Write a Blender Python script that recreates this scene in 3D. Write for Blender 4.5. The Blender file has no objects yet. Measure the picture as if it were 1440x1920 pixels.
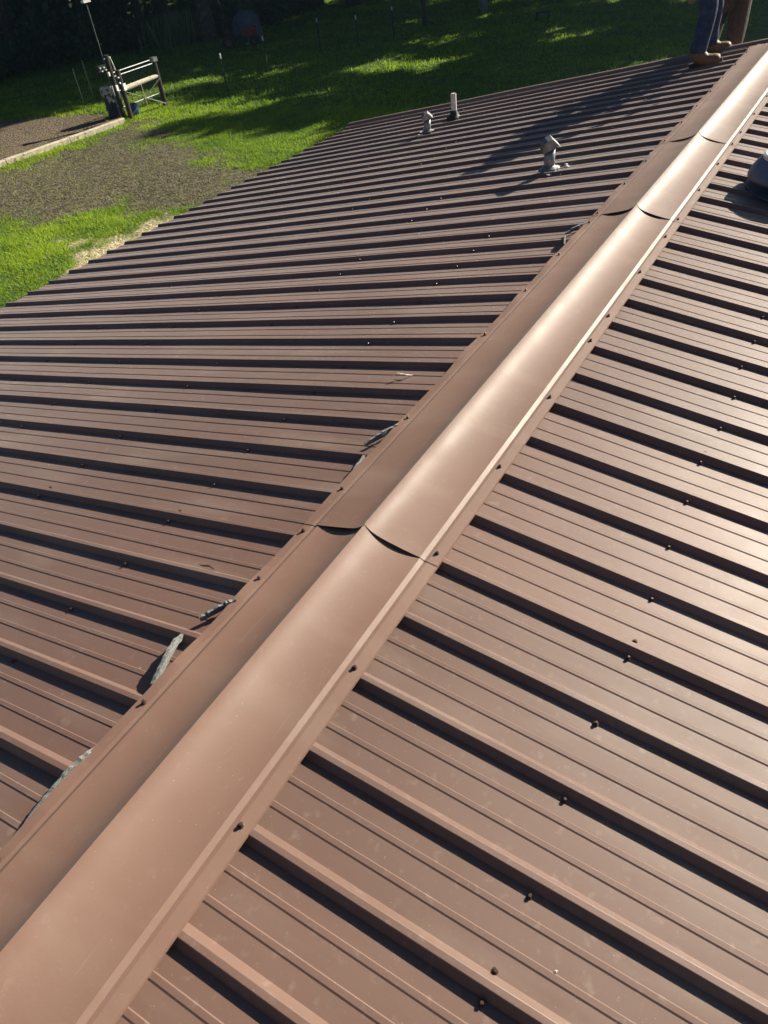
import bpy, math, random
import numpy as np
from mathutils import Vector, Matrix

random.seed(7)
rng = np.random.default_rng(11)
sc = bpy.context.scene
col = sc.collection
GZ = 3.8                      # height of the ridge above the ground

# ------------------------------------------------------------------ camera
cam_d = bpy.data.cameras.new('camera')
cam = bpy.data.objects.new('camera', cam_d)
col.objects.link(cam)
sc.camera = cam
cam_d.sensor_fit = 'HORIZONTAL'
cam_d.sensor_width = 36.0
cam_d.lens = 36.0 * 1398.5 / 1440.0
cam_d.clip_start = 0.05
cam_d.clip_end = 600
YAW, PIT, ROL = 0.6193, 0.69396, -0.14203
ca, sa, cb, sb = math.cos(YAW), math.sin(YAW), math.cos(PIT), math.sin(PIT)
_f = Vector((ca * cb, sa * cb, -sb))
_r = Vector((sa, -ca, 0))
_u = _r.cross(_f)
_r2 = math.cos(ROL) * _r + math.sin(ROL) * _u
_u2 = -math.sin(ROL) * _r + math.cos(ROL) * _u
CAM = Vector((-1.35689, -1.02504, 1.44559 + GZ))
cam.matrix_world = Matrix(((_r2.x, _u2.x, -_f.x, CAM.x), (_r2.y, _u2.y, -_f.y, CAM.y), (_r2.z, _u2.z, -_f.z, CAM.z), (0, 0, 0, 1)))

# ------------------------------------------------------------------ sky, sun, exposure
SUN_EL, SUN_AZ = math.radians(28.5), math.radians(-24.5)
world = bpy.data.worlds.new('World')
sc.world = world
world.use_nodes = True
wn = world.node_tree.nodes
sky = wn.new('ShaderNodeTexSky')
sky.sky_type = 'NISHITA'
sky.sun_disc = False
sky.air_density = 0.4      # deep, very clear sky
sky.dust_density = 0.4
sky.sun_elevation = SUN_EL
sky.sun_rotation = math.radians(90) - SUN_AZ
world.node_tree.links.new(sky.outputs[0], wn['Background'].inputs[0])
wn['Background'].inputs[1].default_value = 0.05
sun_d = bpy.data.lights.new('sun', 'SUN')
sun_d.energy = 5.0
sun_d.angle = math.radians(0.5)
sun_d.color = (1.0, 0.91, 0.75)
sun = bpy.data.objects.new('sun', sun_d)
col.objects.link(sun)
sdir = Vector((math.cos(SUN_EL) * math.cos(SUN_AZ), math.cos(SUN_EL) * math.sin(SUN_AZ), math.sin(SUN_EL)))
sun.rotation_euler = sdir.to_track_quat('Z', 'Y').to_euler()
sun.location = (0, 0, 30)
sc.view_settings.view_transform = 'Standard'
sc.view_settings.look = 'None'
sc.view_settings.gamma = 1
sc.view_settings.use_curve_mapping = False
sc.view_settings.exposure = 0.95


# ------------------------------------------------------------------ helpers
class MB:
    """collects vertices and faces; build() links them as one object"""

    def __init__(self):
        self.v, self.f = [], []

    def add(self, vs, fs):
        n = len(self.v)
        self.v += [tuple(p) for p in vs]
        self.f += [tuple(n + i for i in q) for q in fs]

    def box(self, c, s, rot=None):
        R = rot or Matrix.Identity(3)
        vs = [Vector(c) + R @ Vector((x * s[0] / 2, y * s[1] / 2, z * s[2] / 2)) for x in (-1, 1) for y in (-1, 1) for z in (-1, 1)]
        self.add(vs, [(0, 1, 3, 2), (4, 6, 7, 5), (0, 4, 5, 1), (2, 3, 7, 6), (0, 2, 6, 4), (1, 5, 7, 3)])

    def tube(self, pts, rad, n=8, cap=True, flat=1.0):
        pts = [Vector(p) for p in pts]
        if not hasattr(rad, '__len__'):
            rad = [rad] * len(pts)
        vs, fs = [], []
        prev = None
        for i, p in enumerate(pts):
            t = (pts[min(i + 1, len(pts) - 1)] - pts[max(i - 1, 0)]).normalized()
            if prev is None:
                a = t.cross(Vector((0, 0, 1)) if abs(t.z) < .9 else Vector((1, 0, 0))).normalized()
            else:
                a = (prev - t * prev.dot(t)).normalized()
            prev = a
            b = t.cross(a)
            for k in range(n):
                an = 2 * math.pi * k / n
                vs.append(p + (a * math.cos(an) + b * math.sin(an) * flat) * rad[i])
        for i in range(len(pts) - 1):
            for k in range(n):
                k2 = (k + 1) % n
                fs.append((i * n + k, i * n + k2, (i + 1) * n + k2, (i + 1) * n + k))
        if cap:
            fs.append(tuple(range(n))[::-1])
            fs.append(tuple((len(pts) - 1) * n + k for k in range(n)))
        self.add(vs, fs)

    def lathe(self, prof, c=(0, 0, 0), n=32, R=None):
        R = R or Matrix.Identity(3)
        vs, fs = [], []
        for (r, z) in prof:
            for k in range(n):
                a = 2 * math.pi * k / n
                vs.append(Vector(c) + R @ Vector((r * math.cos(a), r * math.sin(a), z)))
        for i in range(len(prof) - 1):
            for k in range(n):
                k2 = (k + 1) % n
                fs.append((i * n + k, i * n + k2, (i + 1) * n + k2, (i + 1) * n + k))
        self.add(vs, fs)

    def grid(self, rows):
        m = len(rows[0])
        vs = [p for r in rows for p in r]
        fs = [(i * m + j, i * m + j + 1, (i + 1) * m + j + 1, (i + 1) * m + j) for i in range(len(rows) - 1) for j in range(m - 1)]
        self.add(vs, fs)

    def mesh(self, name, mat, org=(0, 0, 0), smooth=False):
        me = bpy.data.meshes.new(name)
        o = Vector(org)
        me.from_pydata([tuple(Vector(p) - o) for p in self.v], [], self.f)
        me.materials.append(mat)
        if smooth:
            me.polygons.foreach_set('use_smooth', [True] * len(me.polygons))
        me.update()
        return me

    def build(self, name, mat, parent=None, org=None, smooth=False):
        """verts are in world space; parented ones become local to the parent chain (no rotations there)"""
        if parent is not None:
            base = wloc(parent)
            ob = bpy.data.objects.new(name, self.mesh(name, mat, base, smooth))
            ob.parent = parent
        else:
            org = Vector(org or (0, 0, 0))
            ob = bpy.data.objects.new(name, self.mesh(name, mat, org, smooth))
            ob.location = org
        col.objects.link(ob)
        return ob


def wloc(o):
    p = Vector(o.location)
    while o.parent:
        o = o.parent
        p = p + Vector(o.location)
    return p


def tag(o, label=None, cat=None, group=None, kind=None):
    if label: o['label'] = label
    if cat: o['category'] = cat
    if group: o['group'] = group
    if kind: o['kind'] = kind
    return o


def empty(name, loc, label, cat, group=None):
    o = bpy.data.objects.new(name, None)
    o.location = loc
    o.empty_display_size = .1
    col.objects.link(o)
    return tag(o, label, cat, group)


def npmesh(name, V, F, mat, smooth=False):
    """fast mesh from numpy arrays, F is (n,3) or (n,4)"""
    me = bpy.data.meshes.new(name)
    V = np.asarray(V, dtype=np.float32); F = np.asarray(F, dtype=np.int32)
    k = F.shape[1]
    me.vertices.add(len(V)); me.vertices.foreach_set('co', V.ravel())
    me.loops.add(F.size); me.loops.foreach_set('vertex_index', F.ravel())
    me.polygons.add(len(F)); me.polygons.foreach_set('loop_start', np.arange(0, F.size, k, dtype=np.int32))
    me.polygons.foreach_set('loop_total', np.full(len(F), k, dtype=np.int32))
    me.materials.append(mat)
    me.update(calc_edges=True)
    if smooth:
        me.polygons.foreach_set('use_smooth', np.ones(len(F), dtype=bool))
    return me


# ------------------------------------------------------------------ materials
def mat(name, base, rough=.6, metal=0., spec=.5, vary=0., vscale=4., bump=0., bscale=30., second=None, sscale=6., sthr=(.5, .6), extra=None):
    m = bpy.data.materials.new(name)
    m.use_nodes = True
    nt = m.node_tree
    N, L = nt.nodes, nt.links
    b = N['Principled BSDF']
    b.inputs['Roughness'].default_value = rough
    b.inputs['Metallic'].default_value = metal
    b.inputs['Specular IOR Level'].default_value = spec
    tc = N.new('ShaderNodeTexCoord')
    rgb = N.new('ShaderNodeRGB'); rgb.outputs[0].default_value = (*base, 1)
    out = rgb.outputs[0]
    if vary:
        no = N.new('ShaderNodeTexNoise'); no.inputs['Scale'].default_value = vscale; no.inputs['Detail'].default_value = 6
        L.new(tc.outputs['Object'], no.inputs['Vector'])
        mr = N.new('ShaderNodeMapRange'); mr.inputs[3].default_value = 1 - vary; mr.inputs[4].default_value = 1 + vary
        mr.inputs[1].default_value = .25; mr.inputs[2].default_value = .75
        L.new(no.outputs[0], mr.inputs[0])
        mx = N.new('ShaderNodeVectorMath'); mx.operation = 'SCALE'
        L.new(out, mx.inputs[0]); L.new(mr.outputs[0], mx.inputs['Scale'])
        out = mx.outputs[0]
    if second:
        no = N.new('ShaderNodeTexNoise'); no.inputs['Scale'].default_value = sscale; no.inputs['Detail'].default_value = 8
        L.new(tc.outputs['Object'], no.inputs['Vector'])
        mr = N.new('ShaderNodeMapRange'); mr.inputs[1].default_value = sthr[0]; mr.inputs[2].default_value = sthr[1]
        L.new(no.outputs[0], mr.inputs[0])
        mx = N.new('ShaderNodeMix'); mx.data_type = 'RGBA'
        L.new(mr.outputs[0], mx.inputs['Factor']); L.new(out, mx.inputs['A']); mx.inputs['B'].default_value = (*second, 1)
        out = mx.outputs['Result']
    L.new(out, b.inputs['Base Color'])
    if bump:
        no = N.new('ShaderNodeTexNoise'); no.inputs['Scale'].default_value = bscale; no.inputs['Detail'].default_value = 5
        L.new(tc.outputs['Object'], no.inputs['Vector'])
        bp = N.new('ShaderNodeBump'); bp.inputs['Strength'].default_value = bump; bp.inputs['Distance'].default_value = .02
        L.new(no.outputs[0], bp.inputs['Height']); L.new(bp.outputs[0], b.inputs['Normal'])
    return m


def metal_paint(name, base, rough, spec, dust, sheen=0., wear=1., wavy=.5, scuff=0.):
    """painted sheet steel: satin coat, faint dust, long rain streaks, slight oil-canning"""
    m = bpy.data.materials.new(name); m.use_nodes = True
    nt = m.node_tree; N, L = nt.nodes, nt.links
    b = N['Principled BSDF']
    b.inputs['Specular IOR Level'].default_value = spec
    b.inputs['Sheen Weight'].default_value = sheen; b.inputs['Sheen Roughness'].default_value = .33; b.inputs['Sheen Tint'].default_value = (.9, .95, 1, 1)   # added cool sheen stands in for pale glare at grazing views
    tc = N.new('ShaderNodeTexCoord')
    oi = N.new('ShaderNodeObjectInfo')

    def noise(scale, detail, stretch=None, coord='Object'):
        no = N.new('ShaderNodeTexNoise'); no.inputs['Scale'].default_value = scale; no.inputs['Detail'].default_value = detail
        if stretch:
            mp = N.new('ShaderNodeMapping'); mp.inputs['Scale'].default_value = stretch
            L.new(tc.outputs[coord], mp.inputs[0]); L.new(mp.outputs[0], no.inputs['Vector'])
        else:
            L.new(tc.outputs[coord], no.inputs['Vector'])
        return no.outputs[0]

    def rng_(src, a, bb, lo, hi):
        mr = N.new('ShaderNodeMapRange')
        for i, v in zip((1, 2, 3, 4), (a, bb, lo, hi)): mr.inputs[i].default_value = v
        L.new(src, mr.inputs[0]); return mr.outputs[0]

    def mixc(fac, a, bcol):
        mx = N.new('ShaderNodeMix'); mx.data_type = 'RGBA'
        L.new(fac, mx.inputs['Factor'])
        if isinstance(a, tuple): mx.inputs['A'].default_value = (*a, 1)
        else: L.new(a, mx.inputs['A'])
        mx.inputs['B'].default_value = (*bcol, 1)
        return mx.outputs['Result']

    c = mixc(rng_(noise(1.3, 5), .35, .7, 0, 1), base, tuple(x * .86 for x in base))
    # each sheet differs a little
    hv = N.new('ShaderNodeHueSaturation')
    L.new(rng_(oi.outputs['Random'], 0, 1, .87, 1.12), hv.inputs['Value']); L.new(c, hv.inputs['Color'])
    c = hv.outputs[0]
    c = mixc(rng_(noise(7, 8, (1.0, .16, 1.0)), .52, .75, 0, .34 * wear), c, dust)          # streaked dust running down slope
    c = mixc(rng_(noise(38, 6), .60, .75, 0, .28 * wear), c, dust)                          # blotchy dust
    c = mixc(rng_(noise(260, 2), .72, .78, 0, .5), c, tuple(min(1, x * 2.6) for x in dust))   # specks
    c = mixc(rng_(noise(2.2, 9), .64, .74, 0, .35 * wear), c, (.16, .055, .03))             # reddish smears
    L.new(c, b.inputs['Base Color'])
    c = mixc(rng_(noise(55, 3, (.06, 1.0, 1.0)), .70, .76, 0, scuff), c, tuple(min(1, x * 1.5) for x in dust))   # scuffs along the ridge
    L.new(c, b.inputs['Base Color'])
    r = rng_(noise(6, 8), .3, .7, rough - .03, rough + .05)
    L.new(r, b.inputs['Roughness'])
    bp = N.new('ShaderNodeBump'); bp.inputs['Strength'].default_value = wavy; bp.inputs['Distance'].default_value = .005
    L.new(noise(3.2, 2, (1.6, .5, 1)), bp.inputs['Height'])
    bp2 = N.new('ShaderNodeBump'); bp2.inputs['Strength'].default_value = .06; bp2.inputs['Distance'].default_value = .002
    L.new(noise(420, 3), bp2.inputs['Height']); L.new(bp.outputs[0], bp2.inputs['Normal'])
    L.new(bp2.outputs[0], b.inputs['Normal'])
    return m


BROWN = (.192, .108, .080)
M_panel = metal_paint('brown_painted_sheet', BROWN, .52, .62, (.31, .23, .185), .36, 1.25)
M_cap = metal_paint('brown_ridge_cap_sheet', (.23, .129, .091), .59, .72, (.34, .24, .18), .06, .8, .05, .12)
M_trim = metal_paint('brown_trim_sheet', (.22, .14, .11), .5, 1.0, (.32, .25, .2))
M_screw = mat('brown_screw_paint', (.10, .06, .045), .32, .3, .6, vary=.3, vscale=200)
M_foam = mat('grey_closure_foam', (.17, .175, .17), .95, vary=.35, vscale=420, bump=.35, bscale=500, second=(.36, .36, .34), sscale=300, sthr=(.45, .62))
M_galv = mat('dull_galvanised_steel', (.24, .26, .27), .45, .6, .5, vary=.25, vscale=30, bump=.15, bscale=60, second=(.36, .38, .39), sscale=18, sthr=(.5, .62))
M_shadegalv = mat('shade_tinted_steel', (.15, .20, .27), .5, .4, .5, vary=.3, vscale=14, bump=.15, bscale=40)  # dark bluish base colour holds the sky-lit shade of the round vent
M_white = mat('white_plastic', (.75, .76, .74), .4, vary=.1, vscale=20, second=(.5, .48, .43), sscale=14, sthr=(.58, .7))
M_seal = mat('white_sealant', (.72, .74, .74), .55, vary=.2, vscale=40, bump=.6, bscale=70)
M_rubber = mat('black_rubber_boot', (.025, .025, .027), .6, vary=.3, vscale=30)
M_wall = mat('beige_wall_steel', (.45, .38, .30), .5, vary=.1)
M_bark = mat('tree_bark', (.085, .06, .045), .9, vary=.5, vscale=9, bump=1., bscale=25, second=(.15, .14, .12), sscale=5, sthr=(.55, .7))
M_post = mat('weathered_wood', (.05, .042, .034), .85, vary=.4, vscale=14, bump=.8, bscale=50)
M_palewood = mat('pale_peeled_wood', (.62, .56, .44), .7, vary=.25, vscale=8, bump=.5, bscale=30, second=(.25, .18, .11), sscale=9, sthr=(.6, .66))
M_timber = mat('pale_landscape_timber', (.58, .50, .38), .8, vary=.3, vscale=7, bump=.7, bscale=40, second=(.28, .22, .16), sscale=5, sthr=(.58, .68))
M_wire = mat('galvanised_wire', (.16, .165, .16), .6, .3, vary=.1)
M_green_post = mat('dark_green_post_paint', (.03, .05, .035), .5, vary=.3, vscale=20)
M_black = mat('black_plastic', (.02, .02, .022), .45, vary=.2, vscale=30)
M_barrel = mat('blue_barrel_plastic', (.010, .016, .06), .4, vary=.25, vscale=8)
M_bark_white = mat('stained_white_sack', (.55, .55, .52), .8, vary=.3, vscale=9, second=(.06, .06, .07), sscale=7, sthr=(.52, .58))
M_red = mat('faded_red_paint', (.20, .035, .035), .45, vary=.3, vscale=7)
M_tyre = mat('tyre_rubber', (.02, .02, .02), .85, vary=.3, vscale=30, bump=.5, bscale=60)
M_bluegrey = mat('blue_grey_tarp', (.05, .085, .13), .6, vary=.3, vscale=6)
M_jeans = mat('dark_blue_denim', (.03, .05, .12), .85, vary=.35, vscale=30, bump=.6, bscale=120, second=(.07, .10, .19), sscale=18, sthr=(.5, .7))
M_brownpants = mat('brown_canvas_trousers', (.075, .048, .044), .85, vary=.3, vscale=25, bump=.5, bscale=100)
M_boot = mat('tan_leather_boot', (.20, .11, .05), .55, vary=.35, vscale=30, bump=.3, bscale=90)
M_sole = mat('dark_boot_sole', (.03, .026, .022), .8, vary=.2, vscale=60)
M_shirt = mat('grey_work_shirt', (.22, .23, .25), .9, vary=.2, vscale=20, bump=.4, bscale=90)
M_shirt2 = mat('faded_red_shirt', (.25, .08, .07), .9, vary=.2, vscale=20, bump=.4, bscale=90)
M_skin = mat('skin', (.45, .27, .19), .55, vary=.08, vscale=30)
M_hair = mat('brown_hair', (.04, .025, .018), .7, vary=.3, vscale=80)
M_hat = mat('tan_cap_fabric', (.30, .24, .16), .9, vary=.15, vscale=50)
M_alu = mat('ladder_aluminium', (.55, .56, .57), .35, .8, vary=.1, vscale=20)
M_twig = mat('dry_twig', (.07, .045, .03), .9, vary=.4, vscale=50)


def leaf_mat(name, c1, c2, trans=.35):
    m = bpy.data.materials.new(name); m.use_nodes = True
    nt = m.node_tree; N, L = nt.nodes, nt.links
    b = N['Principled BSDF']; b.inputs['Roughness'].default_value = .55
    at = N.new('ShaderNodeAttribute'); at.attribute_name = 'tint'
    mx = N.new('ShaderNodeMix'); mx.data_type = 'RGBA'
    mx.inputs['A'].default_value = (*c1, 1); mx.inputs['B'].default_value = (*c2, 1)
    L.new(at.outputs['Fac'], mx.inputs['Factor'])
    L.new(mx.outputs['Result'], b.inputs['Base Color'])
    tr = N.new('ShaderNodeBsdfTranslucent'); L.new(mx.outputs['Result'], tr.inputs[0])
    ms = N.new('ShaderNodeMixShader'); ms.inputs[0].default_value = trans
    L.new(b.outputs[0], ms.inputs[1]); L.new(tr.outputs[0], ms.inputs[2])
    L.new(ms.outputs[0], N['Material Output'].inputs[0])
    return m


M_leaf = leaf_mat('tree_leaves', (.022, .042, .016), (.06, .095, .03), .2)
M_bushleaf = leaf_mat('bush_leaves', (.03, .055, .02), (.10, .13, .05), .3)
M_weed = leaf_mat('tall_weeds', (.09, .12, .05), (.28, .28, .13), .3)
M_grass = leaf_mat('grass_blades', (.11, .24, .018), (.52, .66, .05), .55)


# ================================================================== GROUND
def graded(a0, a1, step, far, gr):
    mid = list(np.arange(a0, a1 + 1e-6, step))
    s, x, hi = step, a1, []
    while x < far:
        s *= gr; x += s; hi.append(x)
    s, x, lo = step, a0, []
    while x > -far:
        s *= gr; x -= s; lo.append(x)
    return np.array(lo[::-1] + mid + hi)


def vnoise(x, y, seed, octaves=4, f0=1.0):
    """simple value noise, numpy"""
    r = np.random.default_rng(seed)
    tab = r.random((256, 256))
    out = np.zeros_like(x, dtype=float); amp, tot = 1., 0.
    for o in range(octaves):
        fx, fy = x * f0 * 2 ** o + 17.3 * o, y * f0 * 2 ** o + 5.1 * o
        ix, iy = np.floor(fx).astype(int), np.floor(fy).astype(int)
        tx, ty = fx - ix, fy - iy
        tx, ty = tx * tx * (3 - 2 * tx), ty * ty * (3 - 2 * ty)
        g = lambda i, j: tab[i & 255, j & 255]
        v = (g(ix, iy) * (1 - tx) + g(ix + 1, iy) * tx) * (1 - ty) + (g(ix, iy + 1) * (1 - tx) + g(ix + 1, iy + 1) * tx) * ty
        out += v * amp; tot += amp; amp *= .55
    return out / tot


def poly_sd(x, y, poly):
    """signed distance, positive inside"""
    P = np.array(poly); d = np.full(x.shape, 1e9); ins = np.zeros(x.shape, bool)
    for i in range(len(P)):
        a, b = P[i], P[(i + 1) % len(P)]
        e = b - a
        t = np.clip(((x - a[0]) * e[0] + (y - a[1]) * e[1]) / (e @ e), 0, 1)
        d = np.minimum(d, np.hypot(x - a[0] - t * e[0], y - a[1] - t * e[1]))
        c = ((a[1] > y) != (b[1] > y)) & (x < (b[0] - a[0]) * (y - a[1]) / (b[1] - a[1] + 1e-12) + a[0])
        ins ^= c
    return np.where(ins, d, -d)


DIRT = [(8.5, 21.3), (12.5, 21.2), (18.3, 21.1), (18.3, 20.4), (17.2, 18.98), (16.0, 16.6), (14.9, 14.4), (13.5, 10.8), (12.3, 10.5), (11.0, 12.4), (10.9, 13.7), (11.65, 14.6), (10.5, 15.5), (9.6, 16.6), (7.5, 17.5)]
GRAVEL = [(5, 22.2), (13.2, 21.75), (18.3, 21.5), (19.2, 22.6), (19.4, 24.6), (18.7, 26.4), (17.2, 28.6), (12, 33), (4, 34)]
SAND = [(6.2, 11.6), (7.6, 12.2), (8.2, 12.75), (9.2, 13.3), (9.8, 12.7), (11.2, 12.5), (11.9, 11.8), (12.6, 11.2), (12.2, 10.4), (10.5, 11.4), (8.5, 11.3), (6.4, 10.6)]
SAND2 = [(8.5, 14.4), (9.6, 13.4), (9.0, 12.9), (8.3, 13.6)]


def masks(x, y):
    n1 = (vnoise(x, y, 3, 5, .7) - .5); n2 = (vnoise(x, y, 8, 4, 2.2) - .5)
    dirt = np.clip((poly_sd(x, y, DIRT) + n1 * 2.6 + n2 * 1.5) / 1.1 + .35, 0, 1)
    grav = np.clip((poly_sd(x, y, GRAVEL) + n1 * 1.2) / .5 + .5, 0, 1)
    sand = np.clip((np.maximum(poly_sd(x, y, SAND), poly_sd(x, y, SAND2)) + n1 * .9 + n2 * 1.2) / .25 + .3, 0, 1)
    return dirt, grav, sand


gx = graded(4, 24, .16, 420, 1.16)
gy = graded(6, 34, .16, 420, 1.16)
XX, YY = np.meshgrid(gx, gy, indexing='ij')


def ground_z(x, y):
    near = np.exp(-((np.hypot(x - 14, y - 18)) / 60) ** 2)
    return ((vnoise(x, y, 21, 3, .35) - .5) * .14 + (vnoise(x, y, 22, 2, 2.) - .5) * .03) * near


ZZ = ground_z(XX, YY)
V = np.stack([XX.ravel(), YY.ravel(), ZZ.ravel()], 1)
m_ = len(gy)
ii, jj = np.meshgrid(np.arange(len(gx) - 1), np.arange(m_ - 1), indexing='ij')
a_ = (ii * m_ + jj).ravel()
F = np.stack([a_, a_ + m_, a_ + m_ + 1, a_ + 1], 1)

M_ground = bpy.data.materials.new('lawn_and_soil'); M_ground.use_nodes = True
nt = M_ground.node_tree; N, L = nt.nodes, nt.links
b = N['Principled BSDF']; b.inputs['Roughness'].default_value = .95; b.inputs['Specular IOR Level'].default_value = .15
tc = N.new('ShaderNodeTexCoord')
at = N.new('ShaderNodeAttribute'); at.attribute_name = 'soil'
sep = N.new('ShaderNodeSeparateColor'); L.new(at.outputs['Color'], sep.inputs[0])


def gno(scale, d=6):
    n = N.new('ShaderNodeTexNoise'); n.inputs['Scale'].default_value = scale; n.inputs['Detail'].default_value = d
    L.new(tc.outputs['Object'], n.inputs['Vector']); return n.outputs[0]


def gramp(src, stops):
    r = N.new('ShaderNodeValToRGB'); e = r.color_ramp.elements
    while len(e) < len(stops): e.new(.5)
    for k, (p, c) in enumerate(stops): e[k].position = p; e[k].color = (*c, 1)
    L.new(src, r.inputs[0]); return r.outputs[0]


def gmix(f, a, c):
    mx = N.new('ShaderNodeMix'); mx.data_type = 'RGBA'
    L.new(f, mx.inputs['Factor']); L.new(a, mx.inputs['A']); L.new(c, mx.inputs['B']); return mx.outputs['Result']


cg = gramp(gno(2.5, 9), [(.25, (.04, .075, .012)), (.55, (.09, .155, .02)), (.8, (.17, .20, .05))])
cd = gramp(gno(5, 10), [(.3, (.062, .052, .035)), (.5, (.13, .108, .072)), (.72, (.22, .185, .13))])
cgr = gramp(gno(9, 10), [(.3, (.11, .085, .06)), (.55, (.19, .145, .10)), (.75, (.30, .24, .17))])
cs = gramp(gno(6, 8), [(.3, (.42, .34, .20)), (.7, (.66, .56, .36))])
c = gmix(sep.outputs[0], cg, cd); c = gmix(sep.outputs[1], c, cgr); c = gmix(sep.outputs[2], c, cs)
L.new(c, b.inputs['Base Color'])
bp = N.new('ShaderNodeBump'); bp.inputs['Strength'].default_value = 1; bp.inputs['Distance'].default_value = .08
L.new(gno(14, 8), bp.inputs['Height']); L.new(bp.outputs[0], b.inputs['Normal'])

me = npmesh('ground', V, F, M_ground, True)
d_, g_, s_ = masks(XX.ravel(), YY.ravel())
ca_ = me.color_attributes.new('soil', 'FLOAT_COLOR', 'POINT')
buf = np.ones((len(V), 4), np.float32); buf[:, 0] = d_ * .93; buf[:, 1] = g_; buf[:, 2] = s_
ca_.data.foreach_set('color', buf.ravel())
go = bpy.data.objects.new('ground', me); col.objects.link(go)
tag(go, 'lawn with a bare dirt patch and gravel beside the roof', None, kind='structure')

# ================================================================== BUILDING
P = .2286
SL = math.tan(.16642)
CS, SN = math.cos(.16642), math.sin(.16642)
LX = 7.374                    # far gable
X0 = -5.2                     # near end, behind the camera
S_EAVE = 4.86
PAN = -.0535                   # pan height of the sheets relative to the ridge plane
barn = empty('metal_roofed_building', (1.0, 0, 0), 'building under a brown ribbed steel gable roof with a long ridge cap', 'building')


def roof_z(y, h=0.):
    return GZ - abs(y) * SL + PAN + h


# cross-section of a sheet over one pitch, from rib centre to the next rib centre: (dx, height)
RIB = [(-.0215, 0), (-.0078, .0208), (-.0064, .0215), (.0062, .0215), (.0078, .0208), (.0265, 0)]
BEAD = [(-.0098, 0), (-.0056, .0021), (.006, .0024), (.0088, 0)]


def sheet_profile(lap_lo, lap_hi):
    pr = []
    for k in range(5):
        c0 = k * P
        r = RIB if not ((k == 0 and lap_lo) or (k == 4 and lap_hi)) else RIB
        pr += [(c0 + dx, h) for dx, h in r]
        if k < 4:
            for fr in (.35, .65):
                pr += [(c0 + fr * P + dx, h) for dx, h in BEAD]
    return pr


lap_left = [1 * P - .3102 + .0068 + k * 4 * P for k in range(-7, 9)]
lap_right = [.0068 + k * 4 * P for k in range(-7, 9)]


def make_panel(xs, side, tilt):
    y0, y1 = .152, S_EAVE
    ny = 26
    pr = sheet_profile(True, True)
    rows = []
    ph = random.random() * 20
    for i in range(ny + 1):
        y = y0 + (y1 - y0) * i / ny
        row = []
        for dx, h in pr:
            x = xs + dx
            if x > LX - .012 or x < X0: x = max(min(x, LX - .012), X0)
            can = .0011 * math.sin(ph + x * 5.1 + y * 2.3) * math.sin(y * 3.7 + ph * 2)
            z = roof_z(y, h + can + .0016 * (1 - dx / (4 * P)))
            row.append((x, side * y, z))
        rows.append(row if side > 0 else row[::-1])
    mb = MB(); mb.grid([r[::-1] for r in rows] if side > 0 else [r[::-1] for r in rows])
    return mb.build('roof_panel', M_panel, barn)


panels = {}
for side, laps in ((1, lap_left), (-1, lap_right)):
    for xs in laps:
        if xs + 4 * P < X0 + .1 or xs > LX - .1: continue
        panels[(side, round(xs, 3))] = (make_panel(xs, side, 0), xs)

# ridge cap: profile over |y|: (y, z) with z relative to the ridge apex
YB, YS, YE = .181, .194, .237
APEX, YBZ = .014, .0535       # height of the crest, depth of the bend
FL = lambda y: -y * SL - .0272            # flange lies just on the rib tops


def cap_z(y):
    # concave face: steep at the apex, flat by the bend
    if y <= YB:
        f_ = lambda q: .36 * (q - q * q / (2 * YB)) + .9 * .02 * (1 - math.exp(-q / .02))
        return APEX - f_(y) / f_(YB) * (APEX + YBZ)
    if y <= YS:
        t = (y - YB) / (YS - YB)
        return -YBZ + t * (FL(YS) + .0515)
    return FL(y)


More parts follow.
